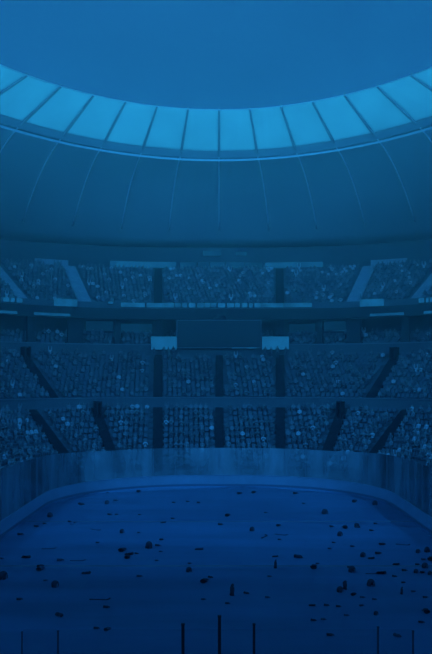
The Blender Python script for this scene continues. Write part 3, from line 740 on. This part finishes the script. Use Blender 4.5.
LIST = [
 # left of the ice, far to near
 (H,50,515,6,30,0,'black helmet near the left boards, farthest of the gear on that side'),
 (G,45,522,5,20,0,'black glove just below the helmet by the left boards'),
 (G,37,525,6,-20,0,'black glove beside the left boards, left of the small far glove'),
 (G,21,533,8,10,0,'black glove lying tight against the foot of the left boards'),
 (S,49,547,16,5,1,'dark stick lying flat near the left boards, above the long pad'),
 (D,26,556,12,-10,0,'black shin pad lying flat near the left edge of the view'),
 (G,41,565,5,60,0,'small black glove below right of the shin pad by the left edge'),
 (G,2,557,4,0,1,'dark glove cut by the left edge, level with the shin pad'),
 (H,3,577,9,40,0,'black helmet cut by the left edge of the view'),
 (G,61,559,9,15,1,'faint dark glove between the left shin pad and the flat far stick'),
 (S,78,559,17,2,1,'faint dark stick lying flat left of the gear cluster'),
 (G,41,568,5,80,1,'faint glove above the large helmet on the left'),
 (G,46,579,4,30,1,'small faint glove just above left of the large left helmet'),
 (H,55,585,9,20,0,'large black helmet on open ice at the left'),
 (G,20,598,8,12,0,'black glove tilted on open ice, below the helmet at the left edge'),
 (D,59,614,10,-48,0,'black shin pad lying slanted at the lower left'),
 (G,97,627,8,5,0,'black glove at the very bottom left, above the glass screen'),
 (G,108,628,4,70,1,'faint glove just right of the bottom left black glove'),
 (D,86,572,12,3,0,'black shin pad lying level, left of the long bent stick'),
 (S,100,598,26,-4,0,'long black stick with its blade turned up, lower left'),
 (G,107,606,9,0,0,'black glove lying just below the long stick blade'),
 # left centre
 (G,70,520,5,0,0,'black glove at the far left, right of the helmet by the boards'),
 (G,75,521,4,10,1,'dark glove touching distance right of a black far left glove'),
 (G,110,513,6,5,0,'black glove far out on the ice, left of centre'),
 (G,117,513,4,40,1,'faint glove right beside the far black glove left of centre'),
 (G,140,513,4,15,0,'small black glove far out, in line with the left dark stairway'),
 (S,95,528,9,-40,1,'short faint stick slanting on the far left ice'),
 (H,122,531,6,10,0,'black helmet alone above the left gear cluster'),
 (G,139,531,4,0,1,'faint glove right of the lone helmet above the cluster'),
 (G,98,541,5,20,1,'faint glove left of and above the star shaped cluster'),
 (G,123,549,5,70,0,'black glove at the top left of the star shaped cluster'),
 (D,129,553,11,20,0,'black shin pad in the middle of the star shaped cluster'),
 (G,137,552,5,-20,0,'black glove at the right end of the star shaped cluster'),
 (G,128,556,4,80,0,'black glove at the lower tip of the star shaped cluster'),
 (H,149,546,5,60,0,'black helmet at the left of the pair group near centre left'),
 (G,158,544,7,5,0,'black glove just right of the centre left helmet'),
 (G,162,538,4,50,0,'small black glove above the centre left helmet and glove'),
 (G,161,550,4,10,1,'faint glove below the glove beside the centre left helmet'),
 (G,157,559,5,15,1,'faint lone glove below the centre left helmet group'),
 (G,173,517,5,12,0,'black glove far out, left of the upper central stairway line'),
 (D,163,521,7,15,1,'faint pad left of the far glove by the centre'),
 (H,107,502,5,30,0,'black helmet farthest away, near the top left ice corner'),
 (G,139,490,5,80,0,'black glove close to the far boards, left of centre'),
 (G,108,491,4,0,1,'faint glove close to the far boards in the left corner'),
 (G,82,503,7,-35,0,'black glove near the curved left corner of the boards'),
 (G,116,499,6,0,1,'faint glove right of the farthest left helmet'),
 # centre
 (G,190,562,5,10,1,'faint glove directly above a centre helmet'),
 (H,189,570,7,-20,0,'black helmet on the centre of the ice, left of two gloves'),
 (G,211,576,6,-30,0,'black glove just right of centre pair, the right one'),
 (G,205,580,5,70,0,'black glove in the centre pair, the left one'),
 (G,204,598,6,10,1,'faint glove alone below the centre pair'),
 (D,199,548,11,0,1,'faint pad lying flat in the middle of the ice'),
 (G,140,575,8,0,1,'faint glove alone between the long stick and the centre helmet'),
 (G,174,501,5,0,0,'black glove close to the far boards, first of a loose row'),
 (G,188,500,5,0,0,'black glove close to the far boards, middle of a loose row'),
 (G,199,501,5,15,0,'black glove close to the far boards, last of a loose row'),
 (G,228,514,4,75,0,'small black glove above the right central far glove'),
 (G,221,523,7,8,0,'black glove lying level just right of the centre line, far out'),
 (H,252,529,6,20,0,'black helmet left of the two crossed looking sticks'),
 (S,265,535,10,62,0,'black stick pointing away, left one of the two right of centre'),
 (S,281,533,10,-30,0,'black stick slanting, right one of the two right of centre'),
 (G,280,538,4,20,0,'black glove under the slanting right of centre stick'),
 (G,279,524,4,60,0,'small black glove above the slanting right of centre stick'),
 (G,266,511,4,30,1,'faint glove far out, above the two right of centre sticks'),
 (G,240,492,4,60,0,'black glove close to the far boards just right of centre'),
 (G,254,491,4,70,0,'black glove close to the far boards, right of its twin'),
 (G,296,492,5,50,0,'black glove close to the far boards in line with the right stairway'),
 (G,304,502,5,0,1,'faint glove right of the far right stairway glove'),
 (G,277,564,6,0,0,'black glove standing upright, below the slanting stick', True),
 (D,275,555,8,0,1,'faint pad above the upright glove right of centre'),
 (G,270,575,6,8,1,'faint glove below left of the upright glove right of centre'),
 (G,234,591,8,20,0,'large black glove standing upright near the centre', True),
 (G,247,592,7,-25,0,'black glove lying right of the large upright centre glove'),
 (G,228,602,6,0,0,'black glove lying below the large upright centre glove'),
 (G,268,596,7,0,1,'faint glove alone right of the large upright centre glove'),
 # right
 (H,325,512,7,-25,0,'black helmet far out, near the top right of the ice'),
 (S,324,510,9,55,1,'faint stick beside the far top right helmet'),
 (G,332,525,6,0,0,'black glove between the far right helmet and the tall bag like pad'),
 (G,345,526,4,85,0,'black glove pointing away, left of the bulky upright pad'),
 (D,357,525,7,85,0,'bulky black pad pointing away, near the right corner'),
 (H,340,534,7,10,0,'black helmet below left of the bulky right corner pad'),
 (G,334,541,4,0,0,'small black glove below the helmet left of the right corner pad'),
 (G,330,547,5,20,1,'faint glove below the small glove on the right'),
 (G,353,545,6,0,0,'black glove alone below the bulky right corner pad'),
 (G,299,556,10,-28,0,'long black glove slanting on the ice, right of centre'),
 (G,314,566,5,80,0,'black glove pointing away, right of the long slanting glove'),
 (G,318,562,4,40,1,'faint glove touching distance above the glove pointing away'),
 (G,350,566,6,-20,0,'black glove left of the line of black gear on the right'),
 (G,376,522,5,10,0,'black glove near the right boards, the upper of two'),
 (G,372,529,6,0,0,'black glove near the right boards, the lower of two'),
 (H,375,503,6,30,0,'black helmet tight beside the curved right corner of the boards'),
 (G,355,500,5,60,0,'black glove in the far right corner of the ice'),
 (G,383,543,8,22,0,'black glove right of the line of gear, tilted upwards'),
 (S,403,543,12,-24,0,'black stick slanting near the right boards'),
 (H,363,555,7,15,0,'black helmet at the left end of the line of gear on the right'),
 (D,371,557,9,10,0,'black shin pad in the middle of the line of gear on the right'),
 (G,379,552,8,25,0,'black glove at the right end of the line of gear on the right'),
 (D,396,563,9,0,0,'black shin pad lying flat left of the right edge heap'),
 (H,418,551,6,0,0,'black helmet at the upper left of the heap by the right edge'),
 (H,427,550,6,40,0,'black helmet at the upper right of the heap by the right edge'),
 (G,424,558,6,30,1,'dark glove in the middle of the heap by the right edge'),
 (G,431,558,5,70,0,'black glove cut by the right edge inside the heap'),
 (G,418,563,6,15,0,'black glove low in the heap by the right edge, right of the lone glove'),
 (H,425,566,7,-30,0,'black helmet low in the heap by the right edge'),
 (G,405,569,7,20,0,'black glove just left of the heap by the right edge'),
 (H,416,571,6,10,0,'black helmet at the bottom left of the heap by the right edge'),
 (G,423,571,6,40,0,'black glove at the bottom of the heap by the right edge'),
 (H,430,573,6,0,0,'black helmet at the bottom right of the heap by the right edge'),
 (D,381,572,13,2,0,'black shin pad lying level above the large right helmet'),
 (S,374,572,14,0,1,'faint stick lying level behind the level right shin pad'),
 (G,395,575,6,-25,0,'black glove right of the level shin pad, below the flat one'),
 (H,352,570,8,-30,0,'black helmet right of and above the large helmet pair'),
 (H,340,590,8,20,0,'large black helmet of the touching pair at lower right'),
 (G,346,585,6,40,0,'black glove standing upright behind the large pair helmet', True),
 (G,354,593,5,60,0,'small black glove right of the touching pair at lower right'),
 (H,371,584,8,-40,0,'large black helmet alone, right of the touching pair'),
 (G,404,581,5,30,0,'small black glove above the upright glove at the right'),
 (G,403,590,5,0,0,'black glove standing upright at the lower right', True),
 (G,414,590,6,20,1,'faint glove right of the upright glove at the lower right'),
 (G,426,596,7,10,0,'black glove near the right edge, above the lower right one'),
 (G,426,610,5,85,0,'black glove pointing away near the lower right edge'),
 (G,422,621,8,5,0,'black glove at the bottom right corner of the ice'),
 (D,312,604,8,-12,0,'black pad at the left of the row of three, lower right'),
 (G,327,604,7,-15,0,'black glove in the middle of the row of three, lower right'),
 (G,339,605,6,0,0,'black glove at the right of the row of three, lower right'),
 (G,314,619,7,-20,0,'black glove below the row of three, lower right'),
 (G,324,618,7,0,1,'faint glove right of the glove below the row of three'),
 (G,347,614,7,10,1,'faint glove below right of the row of three'),
 (G,331,634,10,4,0,'large black glove nearest the glass screen, lower right'),
 (H,376,613,6,0,0,'black helmet between the row of three and the right edge'),
 (G,363,596,7,0,1,'faint glove below left of the large lone right helmet'),
 (G,375,598,5,0,1,'faint glove straight below the large lone right helmet'),
 (G,362,604,5,40,1,'faint glove right of the row of three, lower right'),
 (G,398,635,7,-50,1,'faint glove by the second post from the right'),
]
for a in LIST: gear(*a)
# --- END GEAR
# ------------------------------------------------------------------ camera, world, lights
cam = bpy.data.cameras.new('camera'); co = bpy.data.objects.new('camera', cam); COL.objects.link(co)
cam.sensor_fit = 'VERTICAL'; cam.sensor_height = 24; cam.lens = F/654*24
cam.shift_y = (HZ-327)/654; cam.shift_x = -(CX-216)/654
cam.clip_end = 500
co.location = (0, 0, CH); co.rotation_euler = (PI/2, 0, 0)
SC.camera = co

w = bpy.data.worlds.new('sky'); SC.world = w; w.use_nodes = True
nt = w.node_tree; nt.nodes.clear()
out = nt.nodes.new('ShaderNodeOutputWorld'); bg = nt.nodes.new('ShaderNodeBackground')
tc = nt.nodes.new('ShaderNodeTexCoord'); sep = nt.nodes.new('ShaderNodeSeparateXYZ')
ramp = nt.nodes.new('ShaderNodeValToRGB'); el = ramp.color_ramp.elements
el[0].position = 0.46; el[0].color = (0.003,0.040,0.150,1)
el[1].position = 0.655; el[1].color = (0.0050,0.070,0.255,1)
e = el.new(0.72); e.color = (0.0070,0.097,0.312,1)
e = el.new(0.86); e.color = (0.004,0.060,0.230,1)
mr = nt.nodes.new('ShaderNodeMapRange'); mr.inputs['From Min'].default_value = -1; mr.inputs['From Max'].default_value = 1
no = nt.nodes.new('ShaderNodeTexNoise'); no.inputs['Scale'].default_value = 5; no.inputs['Detail'].default_value = 5
mp = nt.nodes.new('ShaderNodeMapping'); mp.inputs['Scale'].default_value = (1,1,2)
cr = nt.nodes.new('ShaderNodeValToRGB'); cr.color_ramp.elements[0].position = .35; cr.color_ramp.elements[1].position = .75
cr.color_ramp.elements[0].color = (.90,.90,.92,1); cr.color_ramp.elements[1].color = (1.12,1.10,1.06,1)
mx = nt.nodes.new('ShaderNodeMix'); mx.data_type = 'RGBA'; mx.blend_type = 'MULTIPLY'; mx.inputs[0].default_value = 1
nt.links.new(tc.outputs['Generated'], sep.inputs[0]); nt.links.new(sep.outputs['Z'], mr.inputs['Value'])
nt.links.new(mr.outputs['Result'], ramp.inputs['Fac'])
nt.links.new(tc.outputs['Generated'], mp.inputs['Vector']); nt.links.new(mp.outputs['Vector'], no.inputs['Vector']); nt.links.new(no.outputs['Fac'], cr.inputs['Fac'])
nt.links.new(ramp.outputs['Color'], mx.inputs[6]); nt.links.new(cr.outputs['Color'], mx.inputs[7])
nt.links.new(mx.outputs[2], bg.inputs['Color']); nt.links.new(bg.outputs[0], out.inputs['Surface'])

def light(name, kind, loc, target, energy, col, **kw):
    l = bpy.data.lights.new(name, kind); l.energy = energy; l.color = col
    for k, v in kw.items(): setattr(l, k, v)
    o = bpy.data.objects.new(name, l); COL.objects.link(o); o.location = loc
    o.rotation_euler = (Vector(target)-Vector(loc)).to_track_quat('-Z','Y').to_euler()
    return o
CY = (0.020, 0.325, 1.0); BL = (0.014, 0.27, 1.0)
light('sun', 'SUN', (0,200,108), (0,0,0), 5.6, (0.02,0.47,0.87), angle=.02)
for x in (-40, 40):
    light('added_fill_spot', 'SPOT', (x, 20, 42), (x*.15, 114, 22), 62000, CY, spot_size=math.radians(70), spot_blend=.9, shadow_soft_size=2.5)  # unseen spot added to brighten the far stands
    light('added_fill_spot', 'SPOT', (x*.8, 60, 42), (-x*.12, 74, 0), 30000, BL, spot_size=math.radians(68), spot_blend=1.0, shadow_soft_size=1.5)  # unseen spot added so the far ice is brighter than the near
    light('added_roof_fill', 'SPOT', (x*.8, 30, 16), (x*.22, 98, 47), 130000, CY, spot_size=math.radians(46), spot_blend=1.0, shadow_soft_size=2.5)  # added spot without a fixture, lifts the roof underside near the rim
# thin blue haze hanging in the air of the bowl
m, nt, out = nodes('thin haze')
v = nt.nodes.new('ShaderNodeVolumeScatter'); v.inputs['Color'].default_value = (.9,.9,.9,1)
v.inputs['Density'].default_value = HAZE; v.inputs['Anisotropy'].default_value = 0.2
nt.links.new(v.outputs[0], out.inputs['Volume'])
bm = bmesh.new(); box(bm, (0, 75, 21), (130, 92, 42)); hz = build('haze', bm, m); tag(hz, 'thin blue haze hanging in the air in front of the stands', 'haze', kind='stuff')

vs = SC.view_settings
SC.display_settings.display_device = 'sRGB'
vs.view_transform = 'Standard'; vs.look = 'None'; vs.exposure = 0.0; vs.gamma = 1.0; vs.use_curve_mapping = False
